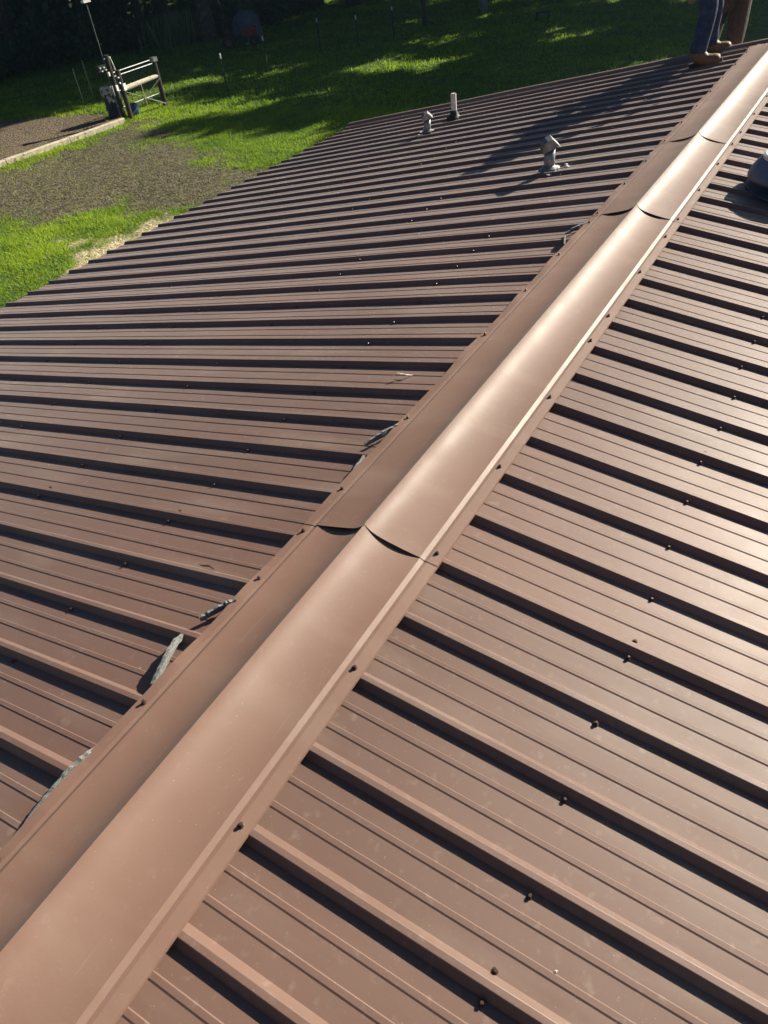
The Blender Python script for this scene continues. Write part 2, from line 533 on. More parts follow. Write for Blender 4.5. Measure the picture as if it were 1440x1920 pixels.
ys_face = [0, .0015, .004, .008, .013, .019, .027, .037, .049, .063, .079, .097, .117, .139, .161, YB, YS, .205, .22, YE]
cap_joints = [X0, -.027, 2.761, 4.145, LX + .03]
closure_lift = [(-.34, .012), (-.62, .016), (.55, .010), (.30, .008), (-1.05, .012), (1.15, .012), (1.72, .010), (2.1, .012), (2.48, .014), (3.2, .008), (3.9, .009), (5.1, .008), (6.0, .008)]
caps = []
for ci in range(4):
    xa, xb = cap_joints[ci], cap_joints[ci + 1] + (.11 if ci < 3 else 0)
    nx = max(8, int((xb - xa) / .045))
    rows = []
    for i in range(nx + 1):
        x = xa + (xb - xa) * i / nx
        lap = math.exp(-(x - xa) / .35) if ci else 0
        row = []
        for y in [-q for q in ys_face[::-1]] + ys_face[1:]:
            a = abs(y)
            z = cap_z(a)
            if ci: z += lap * (.0016 + .0075 * max(0, math.sin(math.pi * min(1, a / YB))) * (1.25 if y > 0 else 1.0))
            z += .0012 * math.sin(x * 1.7 + ci) * math.sin(math.pi * min(1, a / .2))
            yy = y
            if y > .2:
                w = (y - .2) / .037
                for lx, lh in closure_lift: z += lh * .55 * w * math.exp(-((x - lx) / .09) ** 2)
                yy += w * .004 * math.sin(x * 9.3) * math.sin(x * 3.1 + 1)
            row.append((x, yy, GZ + z))
        # folded hem along both long edges
        r0, r1 = row[0], row[-1]
        row = [(r0[0], r0[1] + .006, r0[2] - .0095), (r0[0], r0[1] - .0012, r0[2] - .006)] + row + [(r1[0], r1[1] + .0012, r1[2] - .005), (r1[0], r1[1] - .006, r1[2] - .0085)]
        rows.append(row)
    mb = MB(); mb.grid(rows)
    cp = mb.build('ridge_cap', M_cap, barn)
    # soft bends on the curved faces, crisp elsewhere
    nrow = len(rows[0]) - 1
    sm = []
    for pi in range(len(cp.data.polygons)):
        j = pi % nrow
        sm.append(not (j < 6 or j >= nrow - 6))
    cp.data.polygons.foreach_set('use_smooth', sm)
    n_mid = len(rows[0]) // 2
    eidx = {tuple(sorted(e.vertices)): e.index for e in cp.data.edges}
    sharp = [False] * len(cp.data.edges)
    w_ = len(rows[0])
    for i in range(nx):
        for j in (n_mid,):
            k_ = tuple(sorted((i * w_ + j, (i + 1) * w_ + j)))
            if k_ in eidx: sharp[eidx[k_]] = True
    at_ = cp.data.attributes.new('sharp_edge', 'BOOLEAN', 'EDGE'); at_.data.foreach_set('value', sharp)
    caps.append((cp, xa, xb))

# rake trim on the far gable
mb = MB()
for side in (1, -1):
    prof = [(LX - .10, .0235), (LX - .042, .0235), (LX - .036, .05), (LX + .004, .052), (LX + .006, -.10), (LX + .0, -.10)]
    rows = []
    for i in range(13):
        y = .02 + (S_EAVE + .015 - .02) * i / 12
        rows.append([(x, side * y, roof_z(y, h + .002 * math.sin(i * 1.3))) for x, h in prof])
    mb = MB(); mb.grid(rows)
    mb.build('rake_trim', M_trim, barn)

# eave fascia, walls, gable
for side in (1, -1):
    mb = MB(); mb.box(((X0 + LX) / 2, side * (S_EAVE - .05), roof_z(S_EAVE) - .10), (LX - X0 - .02, .03, .17))
    mb.build('eave_fascia', M_trim, barn)
    mb = MB(); wy = S_EAVE - .28
    mb.box(((X0 + LX) / 2, side * wy, (roof_z(wy) - .12) / 2), (LX - X0 - .3, .12, roof_z(wy) - .12))
    mb.build('side_wall', M_wall, barn)
for gxp in (X0 + .15, LX - .12):
    mb = MB()
    wy = S_EAVE - .345
    lo, ap = roof_z(wy) - .06, roof_z(0) - .07
    pts = [(-wy, 0), (wy, 0), (wy, lo), (0, ap), (-wy, lo)]
    mb.add([(gxp - .05, y, z) for y, z in pts] + [(gxp + .05, y, z) for y, z in pts],
           [(4, 3, 2, 1, 0), (5, 6, 7, 8, 9)] + [(i, (i + 1) % 5, (i + 1) % 5 + 5, i + 5) for i in range(5)])
    mb.build('gable_wall', M_wall, barn)

# screws: washer and hex head, one shared mesh per roof side
scr = {}
for side in (1, -1):
    R = Matrix.Rotation(-side * .16642, 3, 'X')
    mb = MB()
    mb.lathe([(.0, .0), (.0074, .0), (.0074, .0014), (.0058, .0026), (.0, .0026)], n=12, R=R)
    mb.lathe([(.0046, .0026), (.0046, .0080), (.0036, .0092), (.0, .0092)], n=6, R=R)
    scr[side] = mb.mesh('screw', M_screw)

spots = []   # (x, y, z, side, parent)


def panel_at(x, side):
    best = None
    for (s, k), (ob, xs) in panels.items():
        if s == side and xs - .03 <= x < xs + 4 * P - .03: best = ob
    return best


rows_y = (.785, 1.575, 2.355, 3.06, 3.88, 4.70)
for side, laps in ((1, lap_left), (-1, lap_right)):
    base = laps[0]
    k = 0
    while base + k * P < LX - .05:
        xr = base + k * P
        for yr in rows_y:
            jx, jy = random.uniform(-.004, .004), random.uniform(-.012, .012)
            for off in ((-.032, .030) if k % 4 == 0 else (-.032,)):
                x, y = xr + off + jx, yr + jy
                if x < X0 + .3: continue
                if side > 0 and random.random() < .06 and off < 0: continue
                spots.append((x, side * y, roof_z(y, .0012), side, panel_at(x, side)))
        k += 1


def cap_at(x):
    for cp, xa, xb in reversed(caps):
        if x >= xa: return cp


for x in (-1.673, -1.216, -.768, -.288, -.059, .167, .619, 1.306, 1.76, 2.20, 2.66, 2.80, 3.3, 3.75, 4.2, 4.65, 5.1, 5.55, 6.0, 6.5, 7.0):
    spots.append((x, .216, GZ + FL(.216) + .001, 1, cap_at(x)))
for x in (-1.37, -.909, -.443, .016, .471, .931, 1.39, 1.624, 2.096, 2.547, 2.794, 3.266, 3.747, 4.165, 4.431, 4.9, 5.4, 5.9, 6.4, 6.9):
    spots.append((x, -.214, GZ + FL(.214) + .001, -1, cap_at(x)))


def in_view(p, m=.02):
    d = Vector(p) - CAM
    z = d.dot(_f)
    if z < .05: return False
    x, y = d.dot(_r2) / z * 1398.5 / 1440, d.dot(_u2) / z * 1398.5 / 1440
    return abs(x) < .5 + m and abs(y) < .667 + m


vis = sorted([s for s in spots if in_view(s[:3])], key=lambda s: (Vector(s[:3]) - CAM).length)
for i, (x, y, z, side, par) in enumerate(vis[:285]):
    o = bpy.data.objects.new('screw', scr[side])
    o.parent = par
    o.location = Vector((x, y, z)) - wloc(par)
    col.objects.link(o)
mb = MB()
for (x, y, z, side, par) in vis[285:]:
    me_ = scr[side]
    mb.add([Vector((x, y, z)) + v.co for v in me_.vertices], [tuple(p.vertices) for p in me_.polygons])
if mb.v:
    tag(mb.build('screw_rows', M_screw, barn), kind='stuff')


# grey foam closure strips that have crept out from under the left cap edge
def foam(pts, hts, thick, label):
    """ribbon of foam standing on the sheet: pts (x,y,lift), height per point"""
    mb = MB(); L_, R_ = [], []
    n = len(pts)
    P3 = [Vector((x, y, roof_z(y, l))) for x, y, l in pts]
    sec = []
    for i in range(n):
        t = (P3[min(i + 1, n - 1)] - P3[max(i - 1, 0)]); t.z = 0; t.normalize()
        s = Vector((-t.y, t.x, 0)) * thick / 2
        up = Vector((0, 0, hts[i]))
        j = Vector((random.uniform(-1, 1), random.uniform(-1, 1), random.uniform(-1, 1))) * .0012
        sec.append([P3[i] - s, P3[i] + s, P3[i] + s * .8 + up + j, P3[i] - s * .9 + up * .93 + j])
    vs = [q for s in sec for q in s]
    fs = [(i * 4 + k, i * 4 + (k + 1) % 4, (i + 1) * 4 + (k + 1) % 4, (i + 1) * 4 + k) for i in range(n - 1) for k in range(4)]
    fs += [(3, 2, 1, 0), tuple((n - 1) * 4 + k for k in range(4))]
    mb.add(vs, fs)
    o = mb.build('closure_strip', M_foam, barn)
    o['label'] = label
    return o


def lerp_pts(ctrl, n):
    out = []
    for i in range(n):
        u = i / (n - 1) * (len(ctrl) - 1); k = min(int(u), len(ctrl) - 2); t = u - k
        out.append(tuple(a * (1 - t) + b_ * t for a, b_ in zip(ctrl[k], ctrl[k + 1])))
    return out


def hts(n, a, b_, j=.002):
    return [(a + (b_ - a) * math.sin(math.pi * (i + .6) / (n + .2))) + random.uniform(-j, j) for i in range(n)]


foam(lerp_pts([(-.385, .225, .019), (-.42, .255, .016), (-.475, .292, .013)], 16), hts(16, .013, .019), .012, 'straight grey foam closure strip poking out past a roof rib')
foam(lerp_pts([(-.525, .305, .004), (-.575, .290, .020), (-.63, .266, .026), (-.69, .249, .016), (-.745, .238, .006)], 22), hts(22, .008, .021), .012, 'bent grey foam closure strip arching up from the cap edge')
foam(lerp_pts([(.57, .228, .019), (.50, .262, .017), (.44, .297, .013)], 14), hts(14, .013, .019), .012, 'grey foam closure strip sticking out beside the cap joint')
foam(lerp_pts([(.385, .262, .003), (.34, .250, .003), (.28, .240, .005), (.21, .228, .006)], 18), hts(18, .012, .024), .012, 'short bent grey foam closure curling from under the cap')
foam(lerp_pts([(-.90, .236, .012), (-.96, .243, .019), (-1.02, .247, .012), (-1.10, .247, .003), (-1.18, .236, .004)], 26), hts(26, .009, .019), .014, 'long grey foam closure lying along the nearest cap edge')
foam(lerp_pts([(2.35, .245, .002), (2.41, .262, .002), (2.47, .285, .002)], 10), hts(10, .025, .045), .007, 'upright grey foam closure standing proud of the cap edge')
foam(lerp_pts([(2.66, .236, .019), (2.60, .262, .017), (2.54, .305, .012)], 12), hts(12, .010, .018), .012, 'thin grey foam closure lying over a rib near the second joint')
for x in (1.15, 1.72, 2.1, 3.25, 3.95, 4.6, 5.2, 5.8, 6.3, 6.8):
    foam(lerp_pts([(x - .06, .238, .003), (x, .242, .004), (x + .05, .236, .004)], 8), hts(8, .012, .02), .008, 'sliver of grey foam closure showing under the cap edge')


# ================================================================== THINGS ON THE ROOF
def rz(y): return roof_z(y, 0)


RL = Matrix.Rotation(-.16642, 3, 'X')


def hooded_vent(x, y, h, rad, label, blobs, yaw):
    base = Vector((x, y, rz(y)))
    t = empty('vent_pipe', base, label, 'roof vent', 'small vents on the far slope')
    mb = MB(); mb.tube([base + Vector((0, 0, -.01)), base + Vector((0, 0, h * .72))], rad, 20)
    mb.build('pipe', M_galv, t)
    for p in t.children[-1].data.polygons: p.use_smooth = len(p.vertices) == 4
    # hood: arched cowl open underneath, pitched lid on top
    Rz = Matrix.Rotation(yaw, 3, 'Z')
    W, D = rad * 1.45, rad * 1.6
    z0, z1, z2 = h * .60, h * .82, h
    mb = MB()
    sec = [(-W, z0), (-W, z1), (-W * .45, z2 - .012), (W * .15, z2), (W, z1 - .004), (W * 1.15, z1 - .012)]
    rows = [[base + Rz @ Vector((a, d, z)) for a, z in sec] for d in (-D, D)]
    mb.grid(rows)
    rows2 = [[p + Vector((0, 0, -.004)) for p in r][::-1] for r in rows]
    mb.grid(rows2)
    for r_ in rows:      # end cheeks
        cz = base + Rz @ Vector((0, 0, 0))
        mb.add([r_[0], r_[1], r_[2], r_[3], r_[4]], [(0, 1, 2, 3, 4)])
    mb.build('hood', M_galv, t)
    mb = MB()
    mb.lathe([(rad * 2.0, .0225), (rad * 1.9, .026), (rad * 1.25, .034), (rad * 1.02, .05)], base, 24, RL)
    mb.build('flashing', M_galv, t, smooth=True)
    mb = MB()
    for k in range(blobs):
        a = random.uniform(0, 6.28); r_ = rad * random.uniform(1.3, 3.2)
        c_ = base + Vector((math.cos(a) * r_, math.sin(a) * r_ * 1.1, 0))
        c_.z = roof_z(c_.y, random.uniform(.004, .022))
        s = random.uniform(.005, .012)
        mb.lathe([(0, -.3 * s), (s * 1.9, 0), (s * 1.4, s * .35), (0, s * .5)], c_, 7)
    if blobs: mb.build('sealant', M_seal, t, smooth=True)
    return t


hooded_vent(3.905, .91, .225, .038, 'grey hooded vent pipe in messy white sealant nearest the ridge cap', 20, math.radians(-60))
hooded_vent(6.03, 3.01, .205, .036, 'grey hooded vent pipe beside the plain white pipe by the far gable', 3, math.radians(-60))
base = Vector((6.56, 2.965, rz(2.965)))
t = empty('vent_pipe', base, 'plain white open vent pipe in a black rubber boot by the far gable', 'roof vent', 'small vents on the far slope')
mb = MB(); mb.tube([base + Vector((0, 0, -.01)), base + Vector((0, 0, .25))], .03, 20)
mb.lathe([(.03, .25), (.023, .25), (.023, .16)], base, 20)
mb.build('pipe', M_white, t)
mb = MB(); mb.lathe([(.085, .0), (.085, .022), (.06, .03), (.045, .055), (.033, .085), (.0305, .09)], base, 20)
mb.build('rubber_boot', M_rubber, t, smooth=True)

# round mushroom vent on the right-hand slope
base = Vector((3.60, -.672, rz(.672)))
t = empty('round_roof_vent', base, 'round mushroom roof vent with pale flat top at the right edge', 'roof vent')
mb = MB(); mb.lathe([(.27, .020), (.27, .024), (.16, .03), (.145, .05), (.145, .13)], base, 40, Matrix.Rotation(.16642, 3, 'X'))
mb.build('base_collar', M_shadegalv, t, smooth=False)
mb = MB(); mb.lathe([(.145, .10), (.25, .10), (.262, .105), (.264, .118), (.25, .15), (.225, .185), (.20, .207), (.19, .212)], base, 56)
mb.build('hood', M_shadegalv, t, smooth=True)
mb = MB(); mb.lathe([(.198, .2085), (.198, .224), (.188, .230), (.09, .236), (0, .238)], base, 56)
mb.build('top_plate', M_white, t, smooth=False)  # white colour stands for sun and sky reflected on the metal top

# a twig and other bits lying on the left slope
mb = MB()
p0 = Vector((-.272, .425, roof_z(.425, .004))); p1 = Vector((-.27, .49, roof_z(.49, .006)))
mb.tube([p0, p0.lerp(p1, .35) + Vector((.004, 0, .004)), p0.lerp(p1, .7) + Vector((-.002, 0, .003)), p1], [.0022, .0035, .003, .0012], 6)
tag(mb.build('twig', M_twig, None, p0), 'short dark curled twig lying on the near left sheets', 'twig')
mb = MB()
c0 = Vector((.985, .40, roof_z(.40, .002)))
mb.tube([c0, c0 + Vector((-.02, .02, .010)), c0 + Vector((-.03, .055, .016)), c0 + Vector((-.052, .075, .004))], [.002, .0045, .004, .0015], 6, flat=.4)
mb.tube([c0 + Vector((-.02, .02, .010)), c0 + Vector((0, .05, .012))], [.003, .001], 5)
tag(mb.build('dry_leaf', M_palewood, None, c0), 'curled pale dry leaf lying on a sheet beside the cap', 'leaf')


# crumbs of leaf and bark scattered over the sheets
mb = MB(); rd = random.Random(5)
for k in range(60):
    x = rd.uniform(-1.6, 7.0); y = rd.choice((-1, 1)) * rd.uniform(.3, 4.4 if rd.random() < .5 else 1.6)
    c_ = Vector((x, y, roof_z(y, .004)))
    a = rd.uniform(0, 6.28); l_ = rd.uniform(.003, .009); w_ = l_ * rd.uniform(.25, .6)
    u_ = Vector((math.cos(a), math.sin(a), rd.uniform(-.2, .4))) * l_; v_ = Vector((-math.sin(a), math.cos(a), 0)) * w_
    n_ = Vector((0, 0, w_ * .8))
    mb.add([c_ - u_, c_ - v_, c_ + u_, c_ + v_, c_ + n_], [(0, 1, 4), (1, 2, 4), (2, 3, 4), (3, 0, 4)])
tag(mb.build('leaf_crumbs', M_palewood), 'crumbs of dry leaf and bark scattered over the sheets', None, kind='stuff')


# ================================================================== PEOPLE
def skin_mesh(name, joints, edges, mat_, sub=2, root=0):
    me = bpy.data.meshes.new(name)
    me.from_pydata([j[:3] for j in joints], edges, [])
    ob = bpy.data.objects.new(name, me); col.objects.link(ob)
    md = ob.modifiers.new('skin', 'SKIN'); md.use_smooth_shade = True
    for i, j in enumerate(joints):
        r = j[3] if hasattr(j[3], '__len__') else (j[3], j[3])
        me.skin_vertices[0].data[i].radius = r
        me.skin_vertices[0].data[i].use_root = (i == root)
    s = ob.modifiers.new('sub', 'SUBSURF'); s.levels = sub; s.render_levels = sub
    dg = bpy.context.evaluated_depsgraph_get()
    me2 = bpy.data.meshes.new_from_object(ob.evaluated_get(dg))
    me2.name = name
    bpy.data.objects.remove(ob); bpy.data.meshes.remove(me)
    me2.materials.clear(); me2.materials.append(mat_)
    me2.polygons.foreach_set('use_smooth', [True] * len(me2.polygons))
    return me2


def add_child(name, me, parent):
    o = bpy.data.objects.new(name, me); o.parent = parent; col.objects.link(o); return o


def person(loc, feet, hip, chest, head, hands, trousers, shirt, label, fdir, hat):
    """all points local to loc. feet: ankle points (2), fdir: toe directions"""
    t = empty('person', loc, label, 'person')
    V3 = Vector
    hip, chest, head = V3(hip), V3(chest), V3(head)
    fw = V3(fdir[0]); fw.z = 0; fw.normalize()
    lat = V3((-fw.y, fw.x, 0))
    ank = [V3(f) for f in feet]
    hips = [hip + lat * (.09 * s) - V3((0, 0, .04)) for s in (1, -1)]
    # pair hips with the nearer foot
    if (hips[0] - ank[0]).length + (hips[1] - ank[1]).length > (hips[0] - ank[1]).length + (hips[1] - ank[0]).length: ank = ank[::-1]; fdir = fdir[::-1]
    knees = [(h * .48 + a * .52) + fw * .07 for h, a in zip(hips, ank)]
    sh = [chest + lat * (.19 * s) + V3((0, 0, .02)) for s in (1, -1)]
    neck = chest + (head - chest).normalized() * .13
    # body (one continuous surface)
    J = [(*hip, .13), (*(hip.lerp(chest, .5)), .125), (*chest, (.15, .12)), (*neck, .058), (*(neck.lerp(head, .35)), .062), (*(head + V3((0, 0, -.02)) + fw * .01), .092), (*(head + V3((0, 0, .07))), .085)]
    E = [(0, 1), (1, 2), (2, 3), (3, 4), (4, 5), (5, 6)]

    def chain(start, pts):
        k = start
        for p in pts:
            J.append(p); E.append((k, len(J) - 1)); k = len(J) - 1
        return k
    for s in (0, 1):
        h = V3(hands[s]); el = sh[s].lerp(h, .5) + lat * (.06 * (1 - 2 * s)) - fw * .05
        w = chain(2, [(*sh[s], .06), (*sh[s].lerp(el, .5), .05), (*el, .042), (*el.lerp(h, .5), .038), (*h, .027)])
        hd = (h - el).normalized()
        pal = h + hd * .06
        w = chain(w, [(*pal, (.036, .018))])
        a = hd.cross(fw if abs(hd.dot(fw)) < .9 else lat).normalized(); dn = hd.cross(a)
        for q, (off, ln) in enumerate(((-.027, .065), (-.009, .078), (.009, .074), (.027, .058))):
            chain(w, [(*(pal + a * off + hd * .03), .009), (*(pal + a * off + hd * (.03 + ln * .5) + dn * .012), .008), (*(pal + a * off + hd * (.03 + ln * .85) + dn * .035), .007)])
        chain(w, [(*(h + a * -.038 + hd * .035), .010), (*(h + a * -.055 + hd * .07 + dn * .015), .008)])
        chain(0, [(*hips[s], .09), (*hips[s].lerp(knees[s], .5), .075), (*knees[s], .055), (*knees[s].lerp(ank[s], .4), .05), (*ank[s], .036)])
    add_child('body', skin_mesh('body', J, E, M_skin), t)
    # face
    for s in (1, -1):
        mb = MB(); mb.lathe([(0, -.012), (.009, -.006), (.012, 0), (.009, .006), (0, .012)], wloc(t) + head + fw * .088 + lat * (.032 * s) + V3((0, 0, .02)), 8); mb.build('eye', M_hair, t, smooth=True)
        mb = MB(); mb.lathe([(0, -.03), (.012, -.02), (.016, 0), (.013, .02), (0, .03)], wloc(t) + head + lat * (.09 * s), 8); mb.build('ear', M_skin, t, smooth=True)
    mb = MB(); mb.tube([wloc(t) + head + fw * .09 + V3((0, 0, .02)), wloc(t) + head + fw * .118 + V3((0, 0, -.025)), wloc(t) + head + fw * .09 + V3((0, 0, -.032))], [.008, .015, .01], 8); mb.build('nose', M_skin, t, smooth=True)
    # hair and cap
    mb = MB(); mb.lathe([(.100, -.03), (.106, .02), (.104, .07), (.085, .12), (.05, .15), (0, .158)], wloc(t) + head - fw * .012, 20); mb.build('hair' if not hat else 'cap_hat', M_hat if hat else M_hair, t, smooth=True)
    if hat:
        mb = MB(); c_ = wloc(t) + head + V3((0, 0, .045))
        mb.add([c_ + fw * .09 + lat * .08, c_ + fw * .17 + lat * .05, c_ + fw * .17 - lat * .05, c_ + fw * .09 - lat * .08,
                c_ + fw * .09 + lat * .08 + V3((0, 0, .006)), c_ + fw * .17 + lat * .05 + V3((0, 0, .0)), c_ + fw * .17 - lat * .05, c_ + fw * .09 - lat * .08 + V3((0, 0, .006))], [(3, 2, 1, 0), (4, 5, 6, 7)])
        mb.build('brim', M_hat, t)
    # shirt
    J = [(*hip, (.155, .135)), (*(hip.lerp(chest, .5)), .15), (*chest, (.18, .145)), (*chest.lerp(neck, .6), .085)]
    E = [(0, 1), (1, 2), (2, 3)]
    for s in (0, 1):
        h = V3(hands[s]); el = sh[s].lerp(h, .5) + lat * (.06 * (1 - 2 * s)) - fw * .05
        chain(2, [(*sh[s], .08), (*sh[s].lerp(el, .6), .068), (*el, .056), (*el.lerp(h, .7), .046)])
    add_child('shirt', skin_mesh('shirt', J, E, shirt), t)
    # trousers with loose, slightly creased legs
    J = [(*(hip + V3((0, 0, .03))), (.16, .14))]
    E = []
    for s in (0, 1):
        pts = [(*hips[s], .118)]
        for u in (.35, .7):
            pts.append((*(hips[s].lerp(knees[s], u) + V3((random.uniform(-.006, .006), random.uniform(-.006, .006), 0))), .108 - .02 * u))
        pts.append((*knees[s], .083))
        for u, r in ((.2, .078), (.4, .084), (.6, .076), (.78, .083), (.9, .078), (.99, .085)):
            pts.append((*(knees[s].lerp(ank[s], u) + V3((random.uniform(-.007, .007), random.uniform(-.007, .007), 0))), r))
        chain(0, pts)
    add_child('trousers', skin_mesh('trousers', J, E, trousers), t)
    # boots
    for s in (0, 1):
        d = V3(fdir[s]).normalized(); a = ank[s]
        flat = V3((d.x, d.y, 0)).normalized(); up = V3((0, 0, 1)) - d * d.z
        up.normalize(); w = up.cross(d)
        G = a - up * .088
        J = [(*(a + up * .10), .064), (*a, .064), (*(G + up * .040 - d * .062), (.058, .060)), (*(G + up * .038 + d * .05), (.058, .056)), (*(G + up * .032 + d * .13), (.064, .052)), (*(G + up * .028 + d * .20), (.056, .044))]
        E = [(0, 1), (1, 2), (1, 3), (3, 4), (4, 5)]
        bt = add_child('boot', skin_mesh('boot', J, E, M_boot), t)
        mb = MB()
        out = [(-.078, .0), (-.072, .024), (-.045, .034), (.02, .032), (.09, .042), (.14, .046), (.18, .038), (.205, .018), (.209, 0)]
        ring = [(x, y) for x, y in out] + [(x, -y) for x, y in out[-2:0:-1]]
        n = len(ring)
        W = wloc(t)
        lo = [W + G + d * x + w * y for x, y in ring]; hi = [p + up * .034 for p in lo]
        mb.add(lo + hi, [tuple(range(n))[::-1], tuple(range(n, 2 * n))] + [(i, (i + 1) % n, (i + 1) % n + n, i + n) for i in range(n)])
        mb.build('boot_sole', M_sole, bt)
    return t


def on_roof(x, y): return Vector((x, y, roof_z(y, .020)))


l1 = on_roof(7.05, .55)
f1 = on_roof(6.80, .60) - l1 + Vector((0, 0, .088)); f2 = on_roof(7.36, .62) - l1 + Vector((0, 0, .088))
d1 = Vector((.16, -.97, .162)); d2 = Vector((.22, -.96, .16))
person(l1, [f1, f2], (-.13, .13, .86), (-.10, -.06, 1.17), (-.08, -.22, 1.38), [(.12, -.40, .80), (-.28, -.42, .84)],
       M_jeans, M_shirt, 'person in dark blue jeans and tan boots standing astride the roof ribs', [d1, d2], True)

# ladder leaning on the far gable with a second worker on it
lad = empty('ladder', (8.45, .62, 0), 'aluminium ladder leaning against the far gable below the ridge', 'ladder')
top = Vector((7.42, .54, GZ + .55)); bot = Vector((8.45, .62, 0))
LD = (top - bot); ll = LD.length; ldn = LD.normalized()
for s in (-1, 1):
    mb = MB(); mb.tube([bot + Vector((0, s * .2, 0)), bot + Vector((0, s * .2, 0)) + ldn * (ll - .75)], .022, 8); mb.build('rail', M_alu, lad)
k = .3
while k < ll - .8:
    c_ = bot + ldn * k
    mb = MB(); mb.tube([c_ + Vector((0, -.2, 0)), c_ + Vector((0, .2, 0))], .015, 8); mb.build('rung', M_alu, lad); k += .3
k2 = .3 * 11
rung = bot + ldn * k2
l2 = Vector((rung.x, rung.y, rung.z + .015))
person(l2, [(.03, .15, .088), (.03, -.13, .088)], (.14, 0, .88), (.12, 0, 1.32), (.06, 0, 1.60), [(-.22, .2, .95), (-.22, -.2, .95)],
       M_brownpants, M_shirt2, 'person in brown trousers standing on the ladder beyond the gable', [Vector((-1, .05, 0)), Vector((-1, -.05, 0))], False)


# ================================================================== YARD OBJECTS
def gz(x, y): return float(ground_z(np.array([x], float), np.array([y], float))[0])


def gp(x, y, dz=0.): return Vector((x, y, gz(x, y) + dz))


# timber edging between dirt and gravel, laid end to end
ends = [(8.6, 21.98), (11.0, 21.80), (13.4, 21.63), (15.78, 21.46), (18.1, 21.30)]
tl = ['pale landscape timber at the frame edge end of the edging row', 'pale landscape timber second from the frame edge in the edging row',
      'pale landscape timber between the fence end piece and the next', 'pale landscape timber ending at the foot of the fence posts']
for i in range(4):
    a, b_ = gp(*ends[i], .02), gp(*ends[i + 1], .02)
    dv = (b_ - a).normalized(); a = a + dv * .012; b_ = b_ - dv * .012
    lt = Vector((-dv.y, dv.x, 0)); hw, hh = .085, .14
    mb = MB(); rows = []
    for k in range(9):
        c_ = a.lerp(b_, k / 8) + lt * random.uniform(-.006, .006)
        z_ = Vector((0, 0, random.uniform(-.005, .005)))
        rows.append([c_ - lt * hw - Vector((0, 0, .05)), c_ - lt * hw + Vector((0, 0, hh - .025)) + z_, c_ - lt * (hw - .025) + Vector((0, 0, hh)) + z_, c_ + lt * (hw - .025) + Vector((0, 0, hh)) + z_, c_ + lt * hw + Vector((0, 0, hh - .025)) + z_, c_ + lt * hw - Vector((0, 0, .05))][::-1])
    mb.grid(rows)
    mb.add(rows[0], [tuple(range(6))[::-1]]); mb.add(rows[-1], [tuple(range(6))])
    tag(mb.build('landscape_timber', M_timber, None, a), tl[i], 'timber', 'timbers edging the gravel')

# fence corner brace: two near posts, far post, pale rail, twisted wire
bA, bB, bC = gp(18.56, 21.76), gp(18.50, 21.36), gp(20.15, 21.28)
fb = empty('fence_brace', bB, 'wooden fence corner with two dark posts, a pale brace rail and crossed wires', 'fence')
mb = MB(); mb.tube([bA - Vector((0, 0, .2)), bA + Vector((0, 0, .9)), bA + Vector((0, 0, 1.95))], [.085, .08, .075], 12); mb.build('post', M_post, fb)
mb = MB(); mb.tube([bB - Vector((0, 0, .2)), bB + Vector((0, 0, .8)), bB + Vector((0, 0, 1.5))], [.085, .08, .078], 12); mb.build('post', M_post, fb)
mb = MB(); mb.tube([bC - Vector((0, 0, .2)), bC + Vector((0, 0, .8)), bC + Vector((0, 0, 1.46))], [.085, .08, .078], 12); mb.build('post', M_post, fb)
mb = MB(); mb.tube([bB + Vector((.06, 0, .93)), bB.lerp(bC, .5) + Vector((0, 0, .97)), bC + Vector((-.03, 0, 1.0))], [.085, .078, .07], 12); mb.build('brace_rail', M_palewood, fb)
ta = bB.lerp(bC, .44)
mb = MB()
for a, b_ in ((bB + Vector((0, -.08, .86)), bC + Vector((0, -.08, .12))), (bB + Vector((0, -.08, .14)), bC + Vector((0, -.08, .93)))):
    for o_ in (-.016, .016): mb.tube([a, a.lerp(b_, .46) + Vector((0, 0, o_ * .3)), b_ + Vector((0, 0, o_))], .007, 5)
mb.build('brace_wire', M_wire, fb)
mb = MB(); mb.tube([ta + Vector((-.02, -.11, .95)), ta + Vector((.02, -.11, .30))], .016, 6); mb.build('twist_stick', M_palewood, fb)
mb = MB(); mb.box(bC + Vector((0, 0, 1.50)), (.20, .18, .13)); mb.build('post_cap', M_galv, fb)
# fittings on the near posts
for nm, c_, s_, mt in (('insulator', bA + Vector((-.10, 0, 1.86)), (.05, .05, .05), M_white), ('insulator', bA + Vector((.11, -.02, 1.86)), (.05, .05, .05), M_white),
                       ('insulator', bB + Vector((-.09, -.05, 1.30)), (.07, .04, .04), M_white), ('insulator', bB + Vector((-.09, -.05, 1.14)), (.07, .04, .05), M_white),
                       ('junction_box', bA + Vector((-.12, -.02, 1.42)), (.12, .06, .12), M_white), ('bracket', bB + Vector((.02, -.09, 1.0)), (.17, .05, .20), M_white),
                       ('bracket', bA + Vector((-.03, -.10, .98)), (.12, .05, .17), M_white)):
    mb = MB(); mb.box(c_, s_, Matrix.Rotation(.3, 3, 'Z')); mb.build(nm, mt, fb)
mb = MB(); mb.tube([bA + Vector((.09, -.06, 1.82)), bA + Vector((.13, -.06, 1.66)), bA + Vector((.15, -.06, 1.45)), bA + Vector((.15, -.06, 1.2))], .025, 8); mb.build('conduit', M_white, fb)
# energiser box with a row of white terminals
eb = bA + Vector((-.33, .04, 1.62))
mb = MB(); mb.box(eb, (.34, .14, .20)); bx_ = mb.build('charger_box', M_black, fb)
for dx, dz in ((-.10, .03), (.06, .02), (.12, -.06), (-.05, -.07)):
    mb = MB(); mb.box(eb + Vector((dx, -.085, dz)), (.05, .03, .035)); mb.build('terminal', M_white, bx_)
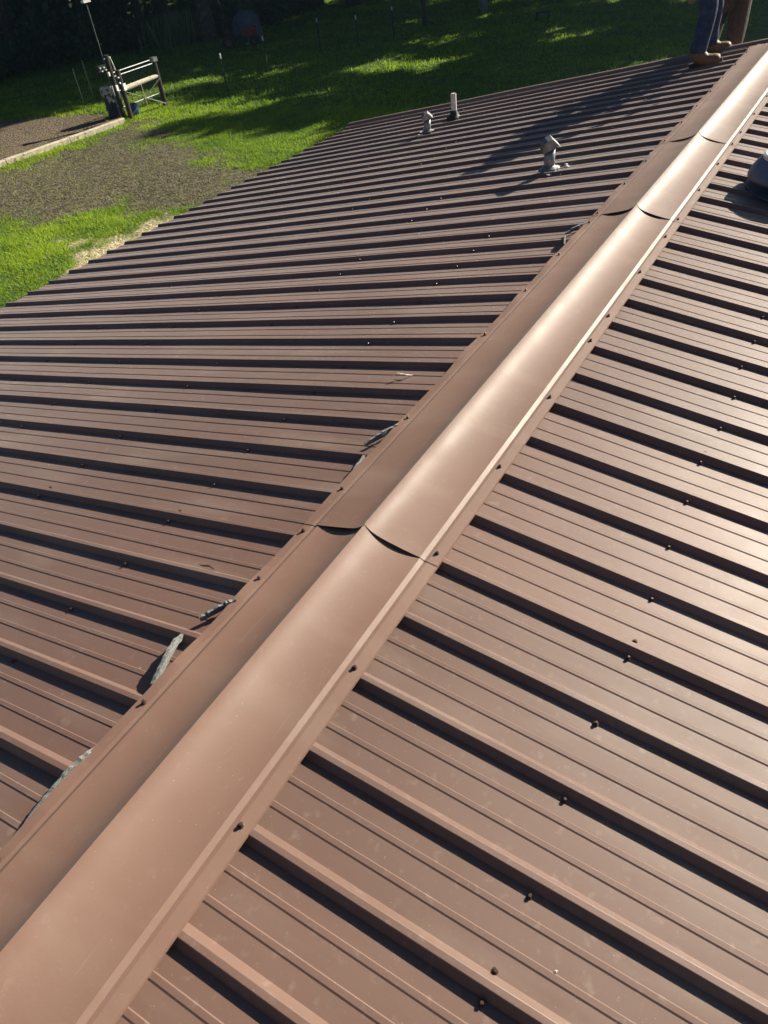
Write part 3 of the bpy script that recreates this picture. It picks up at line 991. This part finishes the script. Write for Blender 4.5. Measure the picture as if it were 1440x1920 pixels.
# lamp mast strapped to the tall post
ms = empty('lamp_mast', bA + Vector((-.06, .09, 0)), 'thin lamp mast rising behind the tall dark post, white lamp on top', 'lamp')
m0 = bA + Vector((-.06, .11, 0))
mb = MB(); mb.tube([m0, m0 + Vector((0, 0, 1.9)), m0 + Vector((.02, .02, 3.42))], .014, 8); mb.build('pole', M_galv, ms)
mb = MB(); c_ = m0 + Vector((.02, .02, 3.45))
mb.box(c_, (.30, .13, .07)); mb.build('lamp_head', M_white, ms)
mb = MB(); mb.box(c_ + Vector((-.02, 0, .14)), (.05, .05, .22)); mb.build('sensor', M_black, ms)

# blue barrel with a stained white sack over it
bc = gp(18.95, 22.55)
br = empty('barrel', bc, 'dark blue plastic barrel behind the near fence posts', 'barrel')
mb = MB(); mb.lathe([(0, 0), (.27, 0), (.285, .05), (.285, .28), (.30, .30), (.30, .33), (.285, .35), (.285, .62), (.30, .64), (.30, .67), (.285, .69), (.27, .92), (.25, .95), (0, .95)], bc, 28)
mb.build('shell', M_barrel, br, smooth=False)
mb = MB(); mb.lathe([(.0, .958), (.255, .958), (.262, .945), (.262, .935)], bc, 28); mb.build('lid', M_black, br)
mb = MB()
rows = []
for z in np.linspace(.98, .42, 9):
    row = []
    for k in range(15):
        a = math.radians(150 + 160 * k / 14)
        cut = .42 + .25 * abs(math.sin(k * 1.9)) + .1 * math.sin(k * .7)
        zz = max(z, min(cut, .97)); r_ = .312 + .012 * math.sin(k * 2.3 + z * 9)
        if z > .97: r_ = .28
        row.append(bc + Vector((math.cos(a) * r_, math.sin(a) * r_, zz)))
    rows.append(row)
mb.grid(rows)
tag(mb.build('feed_sack', M_bark_white, None, bc + Vector((0, -.3, .7)), smooth=True), 'stained white feed sack draped over the blue barrel', 'sack')
b2 = gp(18.98, 21.62)
mb = MB(); mb.lathe([(0, 0), (.13, 0), (.155, .34), (.165, .36), (.165, .38), (.15, .38), (.14, .05), (0, .05)], b2, 20)
tag(mb.build('bucket', mat('bright_blue_bucket', (.015, .06, .22), .4, vary=.15), None, b2), 'bright blue bucket standing between the two near fence posts', 'bucket')

# pipe gate panel behind the brace
gt0, gt1 = gp(19.1, 22.35), gp(21.0, 22.3)
gate = empty('wire_panel_gate', gt0, 'weathered pipe and mesh gate standing behind the pale brace rail', 'gate')
for z in (.25, .75, 1.2, 1.32):
    mb = MB(); mb.tube([gt0 + Vector((0, 0, z)), gt1 + Vector((0, 0, z + .03))], .022, 8); mb.build('gate_rail', M_galv, gate)
mb = MB()
for k in range(24):
    p_ = gt0.lerp(gt1, (k + .5) / 24)
    mb.tube([p_ + Vector((0, 0, .25)), p_ + Vector((random.uniform(-.02, .02), 0, 1.2))], .006, 4)
tag(mb.build('mesh_wires', M_wire, gate), kind='stuff')

# steel T-posts with white tips, one wire fence
tp = [(22.34, 20.18, 1.30), (25.83, 20.93, 1.24), (29.95, 21.13, 1.22), (32.27, 18.71, 1.25), (30.06, 19.2, 1.2)]
tpost_me = None


def tpost_mesh(h):
    mb = MB(); mb.box((0, 0, h / 2), (.05, .012, h)); mb.box((0, .018, h / 2), (.010, .034, h)); 
    return mb
pos_words = ['steel fence post with white tip nearest the corner brace', 'steel fence post with white tip, next beyond the nearest one', 'white tipped steel fence post in front of the long sunlit streak', 'white tipped steel fence post last before the thick wooden post', 'white tipped steel fence post just past the sunlit streak']
tp = [(22.34, 20.18, 1.30), (25.83, 20.93, 1.24), (29.95, 21.13, 1.22), (30.06, 19.2, 1.25), (32.27, 18.71, 1.2)]
pos_words = ['white tipped steel fence post nearest the corner brace', 'white tipped steel fence post second from the corner brace', 'white tipped steel fence post midway along the wire fence', 'white tipped steel fence post beside the sunlit grass streak', 'white tipped steel fence post next to the thick wooden post']
for (x, y, h), w in zip(tp, pos_words):
    g_ = gp(x, y)
    r_ = empty('steel_fence_post', g_, w, 'fence post', 'steel posts of the wire fence')
    mb = MB(); mb.box(g_ + Vector((0, 0, h * .42)), (.055, .014, h * .9)); mb.box(g_ + Vector((0, .024, h * .42)), (.014, .036, h * .9)); mb.build('stake', M_green_post, r_)
    mb = MB(); mb.box(g_ + Vector((0, 0, h * .93)), (.057, .016, h * .13)); mb.box(g_ + Vector((0, .025, h * .93)), (.016, .036, h * .13)); mb.build('tip', M_white, r_)
g_ = gp(35.44, 18.85)
mb = MB(); mb.tube([g_ - Vector((0, 0, .2)), g_ + Vector((0, 0, .7)), g_ + Vector((.02, 0, 1.35))], [.12, .11, .10], 12)
tag(mb.build('wooden_fence_post', M_post, None, g_), 'thick weathered wooden post at the far end of the wire fence', 'fence post')
fw_ = [bC] + [gp(x, y) for x, y, h in tp] + [gp(35.44, 18.85)]
wf = empty('wire_fence', fw_[0], 'low strands of wire strung along the steel fence posts', 'fence')
for z in (.25, .5, .75, 1.0):
    mb = MB(); mb.tube([p_ + Vector((0, -.03, z)) for p_ in fw_], .0013, 4); mb.build('wire_strand', M_green_post, wf)
for (x, y), w in zip(((20.52, 26.03), (22.02, 27.18)), ('thin pale stake on the far left beyond the barrel, the one nearer the frame edge', 'thin pale stake beyond the barrel, the one closer to the fence posts')):
    g_ = gp(x, y)
    mb = MB(); mb.tube([g_ - Vector((0, 0, .1)), g_ + Vector((0, 0, 1.28))], [.016, .014], 6)
    tag(mb.build('thin_stake', M_palewood, None, g_), w, 'stake', 'thin stakes by the gravel')

# old red garden tractor in the shade of the wood
tb = gp(31.4, 26.9)
tr = empty('garden_tractor', tb, 'old red garden tractor standing in the shade of the trees', 'tractor')
RZ = Matrix.Rotation(math.radians(-55), 3, 'Z')


def T(x, y, z): return tb + RZ @ Vector((x, y, z))


mb = MB()
sec = [(-.24, .42), (-.24, .70), (-.17, .80), (.17, .80), (.24, .70), (.24, .42)]
mb.grid([[T(x, y, z) for y, z in sec] for x in (.25, .5, .8, .95)])
mb.add([T(.95, y, z * .98) for y, z in sec], [tuple(range(6))]); mb.add([T(.25, y, z) for y, z in sec], [tuple(range(6))[::-1]])
mb.build('bonnet', M_red, tr)
mb = MB(); mb.box(T(.1, 0, .40), (1.5, .30, .14), RZ); mb.build('chassis', M_black, tr)
for s in (-1, 1):
    mb = MB(); mb.grid([[T(-.45 + .38 * math.cos(a), s * .30, .40 + .36 * math.sin(a)), T(-.45 + .38 * math.cos(a), s * .52, .40 + .36 * math.sin(a))] for a in np.linspace(.3, 2.9, 9)]); mb.build('mudguard', M_red, tr)
    for (wx, wr, ww, wy) in ((-.45, .30, .20, .42), (.75, .20, .13, .36)):
        R_ = RZ @ Matrix.Rotation(math.pi / 2, 3, 'X')
        mb = MB(); mb.lathe([(wr * .5, -ww / 2), (wr * .9, -ww / 2), (wr, -ww / 3), (wr, ww / 3), (wr * .9, ww / 2), (wr * .5, ww / 2)], T(wx, s * wy, wr), 20, R_); wh = mb.build('wheel', M_tyre, tr)
        mb = MB(); mb.lathe([(0, -ww * .3), (wr * .5, -ww * .4), (wr * .5, ww * .4), (0, ww * .3)], T(wx, s * wy, wr), 14, R_); mb.build('rim', M_red, wh)
mb = MB(); mb.box(T(-.42, 0, .66), (.40, .42, .10), RZ); mb.box(T(-.62, 0, .84), (.08, .42, .34), RZ); mb.build('seat', M_black, tr)
mb = MB(); mb.tube([T(.2, 0, .7), T(.02, 0, .98)], .02, 8)
mb.tube([T(.02 + .02 * math.sin(a), .18 * math.cos(a), .98 + .18 * math.sin(a) * .5) for a in np.linspace(0, 2 * math.pi, 17)], .015, 6); mb.build('steering_wheel', M_black, tr)
# blue-grey tarp-covered stack behind it
sb_ = gp(33.0, 27.6)
mb = MB()
rows = []
for i in range(9):
    u = i / 8 * 2 - 1
    rows.append([sb_ + Vector((u * .75, .5 * v, max(0, 1.25 * (1 - max(abs(u) ** 6, abs(v) ** 6)) + .06 * math.sin(u * 9 + v * 7)))) for v in np.linspace(-1, 1, 9)])
mb.grid([r[::-1] for r in rows])
tag(mb.build('tarp_covered_stack', M_bluegrey, None, sb_, smooth=True), 'blue grey tarp draped over a stack behind the red tractor', 'tarp')
# white pail and low bench far out under the trees
g_ = gp(38.56, 17.24)
mb = MB(); mb.lathe([(0, 0), (.17, 0), (.21, .42), (.225, .43), (.225, .46), (0, .47)], g_, 18)
tag(mb.build('pail', M_galv, None, g_), 'small pale grey pail alone on the far shaded grass', 'pail')
g_ = gp(35.3, 12.96)
be = empty('low_bench', g_, 'low dark bench far out on the shaded grass', 'bench')
mb = MB(); mb.box(g_ + Vector((0, 0, .30)), (.22, .6, .04)); mb.build('seat', M_post, be)
for s in (-.26, .26):
    mb = MB(); mb.box(g_ + Vector((0, s, .14)), (.20, .05, .28)); mb.build('leg', M_post, be)


# ================================================================== VEGETATION
random.seed(2024)
def leaf_cloud(n, lobes, size, seed, up=.3, aspect=.6):
    """n small leaf quads spread through ellipsoid lobes (cx,cy,cz,rx,ry,rz)"""
    r = np.random.default_rng(seed)
    L_ = np.array(lobes)
    vol = L_[:, 3] * L_[:, 4] * L_[:, 5]
    k = r.choice(len(L_), n, p=vol / vol.sum())
    d = r.normal(size=(n, 3)); d /= np.linalg.norm(d, axis=1)[:, None]
    rad = r.random(n) ** .45
    c = L_[k, :3] + d * L_[k, 3:6] * rad[:, None]
    nrm = d * .6 + r.normal(size=(n, 3)) * .7; nrm[:, 2] += up
    nrm /= np.linalg.norm(nrm, axis=1)[:, None]
    a = np.cross(nrm, r.normal(size=(n, 3))); a /= np.linalg.norm(a, axis=1)[:, None]
    b_ = np.cross(nrm, a)
    s = size * (.6 + .8 * r.random(n))[:, None]
    V = np.stack([c - a * s, c - b_ * s * aspect, c + a * s, c + b_ * s * aspect], 1).reshape(-1, 3)
    F = np.arange(4 * n).reshape(n, 4)
    tint = np.clip(.45 * r.random(n) + .55 * r.random(len(L_))[k] , 0, 1)
    return V, F, np.repeat(tint, 4)


def cloud_mesh(name, arr, mat_):
    V, F, t_ = arr
    me = npmesh(name, V, F, mat_)
    at = me.attributes.new('tint', 'FLOAT', 'POINT'); at.data.foreach_set('value', t_.astype(np.float32))
    return me


def tree_variant(seed, h, crown_r, low, n, leaf):
    r = random.Random(seed)
    mb = MB()
    pts = [Vector((0, 0, -.3))]; x = y = 0
    for k in range(1, 8):
        x += r.uniform(-.18, .18); y += r.uniform(-.18, .18); pts.append(Vector((x, y, h * .9 * k / 7)))
    r0 = h * .017
    mb.tube(pts, [r0 * (1.35 if k == 0 else 1) * (1 - k / 8.5) for k in range(8)], 9)
    lobes = []
    nb = 15
    for k in range(nb):
        u = low + (1 - low) * (k + r.random() * .6) / nb
        z = h * u
        base_ = pts[min(7, int(u * .95 * 7))]
        a = k * 2.4 + r.uniform(-.4, .4)
        reach = crown_r * (1.0 - .75 * abs(u - .55) ** 1.2) * r.uniform(.55, 1)
        tip = Vector((base_.x + math.cos(a) * reach, base_.y + math.sin(a) * reach, z + reach * .15))
        st = Vector((base_.x, base_.y, max(.6, z - reach * .35)))
        mb.tube([st, st.lerp(tip, .5) + Vector((0, 0, .25)), tip], [r0 * .38, r0 * .22, r0 * .06], 6)
        sz = crown_r * r.uniform(.26, .42)
        lobes.append((tip.x, tip.y, tip.z, sz, sz, sz * .7))
        mid = st.lerp(tip, .6); lobes.append((mid.x, mid.y, mid.z + .3, sz * .7, sz * .7, sz * .5))
    lobes.append((0, 0, h * .95, crown_r * .35, crown_r * .35, h * .1))
    return mb.mesh('trunk', M_bark), cloud_mesh('crown', leaf_cloud(n, lobes, leaf, seed), M_leaf)


variants = [tree_variant(1, 19, 4.6, .28, 4300, .32), tree_variant(2, 21, 4.2, .34, 4300, .32), tree_variant(3, 17, 5.0, .25, 4200, .32), tree_variant(4, 14, 3.6, .12, 5000, .26)]

tree_spots = []
# wood on the left, its edge running along the mown grass
for (x, y, v) in ((33.5, 30.6, 1), (37.0, 31.5, 0), (30.6, 36.5, 3), (27.5, 38.5, 0), (24.5, 40.0, 2), (34.5, 36.5, 3), (40.5, 33.0, 2), (44.5, 31.0, 3), (45.5, 27.5, 1),
                  (31.0, 42.0, 1), (38.5, 38.5, 0), (43.5, 37.5, 1), (21.0, 43.0, 3), (50.0, 33.0, 2), (36.5, 45.0, 2), (49.0, 41.0, 3), (27.0, 46.5, 1), (44.0, 46.0, 0), (55.0, 48.0, 2), (33.0, 52.0, 0)):
    tree_spots.append((x, y, v, 0))
# trees on the sunward side whose long shadows cover the field
for (x, y, v) in ((50.7, 19.7, 0), (52.0, 14.5, 1), (56.5, 10.5, 2), (55.8, 5.5, 0), (52.5, 2.0, 1), (48.5, -.8, 2), (60.0, 15.0, 0), (47.5, 23.5, 2), (61.0, 19.0, 1), (57.2, -3.8, 0), (56.7, 15.7, 1), (59.7, 8.2, 0), (49.5, -6.0, 1), (61.2, 1.2, 2), (58.2, 22.2, 0), (62.7, -7.8, 1)):
    tree_spots.append((x - 2.5, y + .3, v, 1))
# deeper wood, and the trees behind it
for (x, y, v) in ((52, 38, 3), (57, 43, 0), (60, 54, 3), (48, 48, 3), (53, 55, 1), (40, 52, 3), (46, 57, 2), (38, 60, 3), (28, 56, 3), (24, 50, 3), (62, 62, 0), (54, 66, 3), (46, 68, 3), (66, 70, 3), (70, 82, 0), (60, 78, 3), (36, 70, 3), (56, 31, 3), (60, 38, 2), (64, 46, 3), (72, 60, 3), (66, 34, 0)):
    tree_spots.append((x, y, v, 2))
side_word = {0: 'in the dark wood beyond the fence', 1: 'on the far side of the shaded field', 2: 'deep inside the dark wood'}
tree_labels = {0: 'leafy tree whose dark trunk stands left of the red tractor', 1: 'leafy tree whose trunk rises directly behind the red tractor', 2: 'dense lower tree whose trunk stands left of the lamp head',
               3: 'leafy tree with its dark trunk at the left frame edge', 5: 'dense lower tree behind the bush right of the lamp mast', 6: 'wide crowned tree behind the bushes right of the tractor', 7: 'dense lower tree above the sunlit field streak', 8: 'tall tree furthest right along the wood edge', 9: 'narrow tree in the second row behind the frame edge trunk', 10: 'leafy tree in the second row behind the pale tall weeds', 11: 'narrow tree in the second row behind the red tractor'}
kind_word = {0: 'tall broad leafy tree with spreading limbs', 1: 'tall narrow leafy tree with high first limbs', 2: 'wide crowned leafy tree with low sweeping limbs', 3: 'dense lower leafy tree branching near the ground'}
for ti, (x, y, v, sd) in enumerate(tree_spots):
    tm, cm = variants[v]
    tk = bpy.data.objects.new('leafy_tree', None)
    tk.location = (x, y, gz(x, y)); tk.rotation_euler.z = random.uniform(0, 6.28)
    s_ = random.uniform(.88, 1.0); tk.scale = (s_, s_, s_)
    col.objects.link(tk)
    tag(tk, tree_labels.get(ti, kind_word[v] + ' ' + side_word[sd]), 'tree', 'trees around the field')
    for nm, m_e in (('trunk', tm), ('crown', cm)):
        o = bpy.data.objects.new(nm, m_e); o.parent = tk; col.objects.link(o)

# shrubs and tall weeds along the edge of the wood
bush_me = [cloud_mesh('bush', leaf_cloud(1500, [(0, 0, .8, 1.0, 1.0, .8), (.7, .3, .6, .8, .7, .6), (-.6, -.3, .9, .7, .8, .7), (.1, .6, 1.3, .6, .6, .5)], .10, 40 + k), M_bushleaf) for k in range(2)]
bush_labels = ['dark leafy bush at the left frame edge, first along the wood edge', 'dark leafy bush second from the left along the wood edge',
               'dark leafy bush on the wood edge left of the thin stakes', 'dark leafy bush on the wood edge just above the thin stakes',
               'dark leafy bush on the wood edge straight behind the lamp mast', 'dark leafy bush on the wood edge right of the lamp mast',
               'dark leafy bush right behind the pale tall weeds', 'dark leafy bush just right of the red tractor', 'dark leafy bush second to the right of the red tractor',
               'dark leafy bush behind the second steel post from the corner brace', 'dark leafy bush above the third steel post of the wire fence',
               'dark leafy bush beyond the frame edge, left of all others', 'dark leafy bush furthest right along the wood edge',
               'dark leafy bush directly behind the red tractor', 'dark leafy bush half hidden in a pair right of the tarp stack', 'dark leafy bush at the back above the sunlit field streak',
               'dark leafy bush in the back row at the left frame edge', 'dark leafy bush in the back row left of the lamp mast']
for k, (x, y) in enumerate(((23.9, 36.3), (25.6, 36.8), (27.3, 36.4), (28.9, 35.6), (30.6, 35.3), (32.0, 34.6), (34.6, 33.8), (35.6, 30.4), (37.6, 30.0), (40.3, 30.4), (42.0, 29.9), (22.4, 37.5), (43.6, 27.8), (35.0, 31.9), (38.9, 31.5), (41.5, 31.9), (26.5, 38.4), (30.0, 37.4))):
    o = bpy.data.objects.new('bush', bush_me[k % 2]); o.location = gp(x, y); o.rotation_euler.z = k * 1.3
    s_ = random.uniform(.8, 1.35); o.scale = (s_, s_, s_ * random.uniform(.8, 1.25)); col.objects.link(o)
    tag(o, bush_labels[k], 'bush', 'bushes along the wood edge')
# pale clump of tall weeds catching the light
r = np.random.default_rng(5); n = 900
cx = r.normal(0, .75, n); cy = r.normal(0, .55, n); hh = .7 + r.random(n) * .9
ln = r.normal(0, .16, (n, 2)); w_ = .022 + .02 * r.random(n); an = r.random(n) * 3.14
dx, dy = np.cos(an) * w_, np.sin(an) * w_
V = np.stack([np.stack([cx - dx, cy - dy, 0 * cx], 1), np.stack([cx + dx, cy + dy, 0 * cx], 1), np.stack([cx + ln[:, 0] * .5 + dx, cy + ln[:, 1] * .5 + dy, hh * .6], 1), np.stack([cx + ln[:, 0] * 1.3, cy + ln[:, 1] * 1.3, hh], 1)], 1).reshape(-1, 3)
wm = cloud_mesh('weed_clump', (V, np.arange(4 * n).reshape(n, 4), np.repeat(r.random(n), 4)), M_weed)
o = bpy.data.objects.new('weed_clump', wm); o.location = gp(33.0, 32.3); col.objects.link(o)
tag(o, 'pale clump of tall weeds in front of the dark wood', 'weeds')

# far wood that reads as one mass all around the clearing
n = 26000
r = np.random.default_rng(77)
an = r.random(n) * 2 * math.pi; rad = 74 + r.random(n) * 22
cxx, cyy = 16 + np.cos(an) * rad, 10 + np.sin(an) * rad
hh = (10 + 9 * vnoise(np.cos(an) * 6 + 9, np.sin(an) * 6 + 9, 91, 4, 1.)) * (r.random(n) ** .7)
c3 = np.stack([cxx, cyy, hh], 1)
d = r.normal(size=(n, 3)); d /= np.linalg.norm(d, axis=1)[:, None]
a3 = np.cross(d, r.normal(size=(n, 3))); a3 /= np.linalg.norm(a3, axis=1)[:, None]; b3 = np.cross(d, a3)
s3 = (.5 + .8 * r.random(n))[:, None]
V = np.stack([c3 - a3 * s3, c3 - b3 * s3 * .6, c3 + a3 * s3, c3 + b3 * s3 * .6], 1).reshape(-1, 3)
fo = bpy.data.objects.new('far_woods', cloud_mesh('far_woods', (V, np.arange(4 * n).reshape(n, 4), np.repeat(r.random(n), 4)), M_leaf)); col.objects.link(fo)
tag(fo, 'far dark wood closing off the clearing', None, kind='stuff')


# undergrowth covering the floor of the wood
n = 15000
r = np.random.default_rng(78)
ux = 18 + 62 * r.random(n); uy = 33.5 + 55 * r.random(n)
k_ = (uy > 38.6 - .02 * (ux - 20)) & (uy > 72 - .95 * ux) & ((uy > 35 + .0 * ux) | (ux > 47))
ux, uy = ux[k_], uy[k_]; n = len(ux)
uh = 2.6 * vnoise(ux, uy, 93, 3, .35) * r.random(n) ** .6
c3 = np.stack([ux, uy, uh], 1)
d = r.normal(size=(n, 3)); d[:, 2] += .6; d /= np.linalg.norm(d, axis=1)[:, None]
a3 = np.cross(d, r.normal(size=(n, 3))); a3 /= np.linalg.norm(a3, axis=1)[:, None]; b3 = np.cross(d, a3)
s3 = (.16 + .26 * r.random(n))[:, None]
V = np.stack([c3 - a3 * s3, c3 - b3 * s3 * .6, c3 + a3 * s3, c3 + b3 * s3 * .6], 1).reshape(-1, 3)
uo = bpy.data.objects.new('undergrowth', cloud_mesh('undergrowth', (V, np.arange(4 * n).reshape(n, 4), np.repeat(r.random(n), 4)), M_leaf)); col.objects.link(uo)
tag(uo, 'dark leafy undergrowth on the floor of the wood', None, kind='stuff')


# ------------------------------------------------------------------ grass blades and soil crumbs
def blades(n, x0, x1, y0, y1, hmin, hmax, w, seed, keep):
    r = np.random.default_rng(seed)
    x = x0 + (x1 - x0) * r.random(n); y = y0 + (y1 - y0) * r.random(n)
    k = keep(x, y, r); x, y = x[k], y[k]; n = len(x)
    z = ground_z(x, y) - .01
    tuft = vnoise(x, y, 55, 4, 1.1)
    h = (hmin + (hmax - hmin) * r.random(n)) * (.25 + 1.6 * tuft)
    lean = r.normal(0, .55, (n, 2)) * h[:, None]
    a = r.random(n) * math.pi; ww = w * (.6 + .8 * r.random(n))
    dx, dy = np.cos(a) * ww, np.sin(a) * ww
    V = np.stack([np.stack([x - dx, y - dy, z], 1), np.stack([x + dx, y + dy, z], 1), np.stack([x + lean[:, 0], y + lean[:, 1], z + h], 1)], 1)
    tint = np.clip(.1 + .5 * r.random(n) + 1.3 * (vnoise(x, y, 66, 4, .5) - .42), 0, 1)
    return V.reshape(-1, 3), np.repeat(tint, 3)


def keep_lawn(x, y, r):
    d, g, s = masks(x, y)
    p = (1 - np.clip(d * 1.25, 0, 1) * .965) * (1 - g * .99) * (1 - s * .9)
    clump = vnoise(x, y, 31, 3, 1.6)
    p = p * np.clip(2.6 * (clump - .22), .06, 1)
    inside = (y < S_EAVE + .1) & (x < LX)
    return (r.random(len(x)) < p) & ~inside


V1, t1 = blades(430000, 4.5, 20.5, 6.5, 23.5, .035, .085, .0085, 1, keep_lawn)
V2, t2 = blades(170000, 18, 47, 4, 37, .06, .13, .026, 2, keep_lawn)
V3, t3 = blades(40000, 10, 21, 20, 30, .05, .12, .016, 3, keep_lawn)
V = np.concatenate([V1, V2, V3]); tt = np.concatenate([t1, t2 * .55, t3])
gm = cloud_mesh('grass', (V, np.arange(len(V)).reshape(-1, 3), tt), M_grass)
gr = bpy.data.objects.new('grass', gm); col.objects.link(gr)
tag(gr, 'short green grass of the lawn and field', None, kind='stuff')

n = 16000
r = np.random.default_rng(9)
x = 8 + 11 * r.random(n); y = 10.5 + 18 * r.random(n)
d, g, s = masks(x, y)
k = r.random(n) < np.clip(d + g * .8, 0, 1) * .9
x, y = x[k], y[k]; n = len(x); z = ground_z(x, y)
sz = .009 + .026 * r.random(n) ** 4
oct_ = np.array([(1, 0, 0), (0, 1, 0), (-1, 0, 0), (0, -1, 0), (0, 0, .8), (0, 0, -.5)])
V = (np.stack([x, y, z], 1)[:, None, :] + oct_[None] * (sz[:, None, None] * (.6 + .8 * r.random((n, 6, 1))))).reshape(-1, 3)
tri = np.array([(0, 1, 4), (1, 2, 4), (2, 3, 4), (3, 0, 4), (1, 0, 5), (2, 1, 5), (3, 2, 5), (0, 3, 5)])
F = (np.arange(n)[:, None, None] * 6 + tri[None]).reshape(-1, 3)
M_crumb = leaf_mat('soil_crumbs', (.08, .06, .035), (.32, .26, .18), 0)
cr = bpy.data.objects.new('gravel', cloud_mesh('gravel', (V, F, np.repeat(r.random(n) ** 2.5, 6)), M_crumb)); col.objects.link(cr)
tag(cr, 'loose stones and clods on the dirt and gravel', None, kind='stuff')

# ================================================================== ADDED HAZE
M_haze = bpy.data.materials.new('blue_glare_haze'); M_haze.use_nodes = True
N, L = M_haze.node_tree.nodes, M_haze.node_tree.links
N.remove(N['Principled BSDF'])
hz = N.new('ShaderNodeVolumePrincipled')  # added volume imitates the blue veiling glare of the lens
hz.inputs['Color'].default_value = (.45, .75, 1.0, 1)
hz.inputs['Density'].default_value = .0017
hz.inputs['Anisotropy'].default_value = .86
L.new(hz.outputs[0], N['Material Output'].inputs['Volume'])
mb = MB(); mb.box((20, 10, 14), (1400, 1400, 30.4))
tag(mb.build('haze', M_haze), 'added blue haze over the clearing standing in for lens glare', None, kind='stuff')
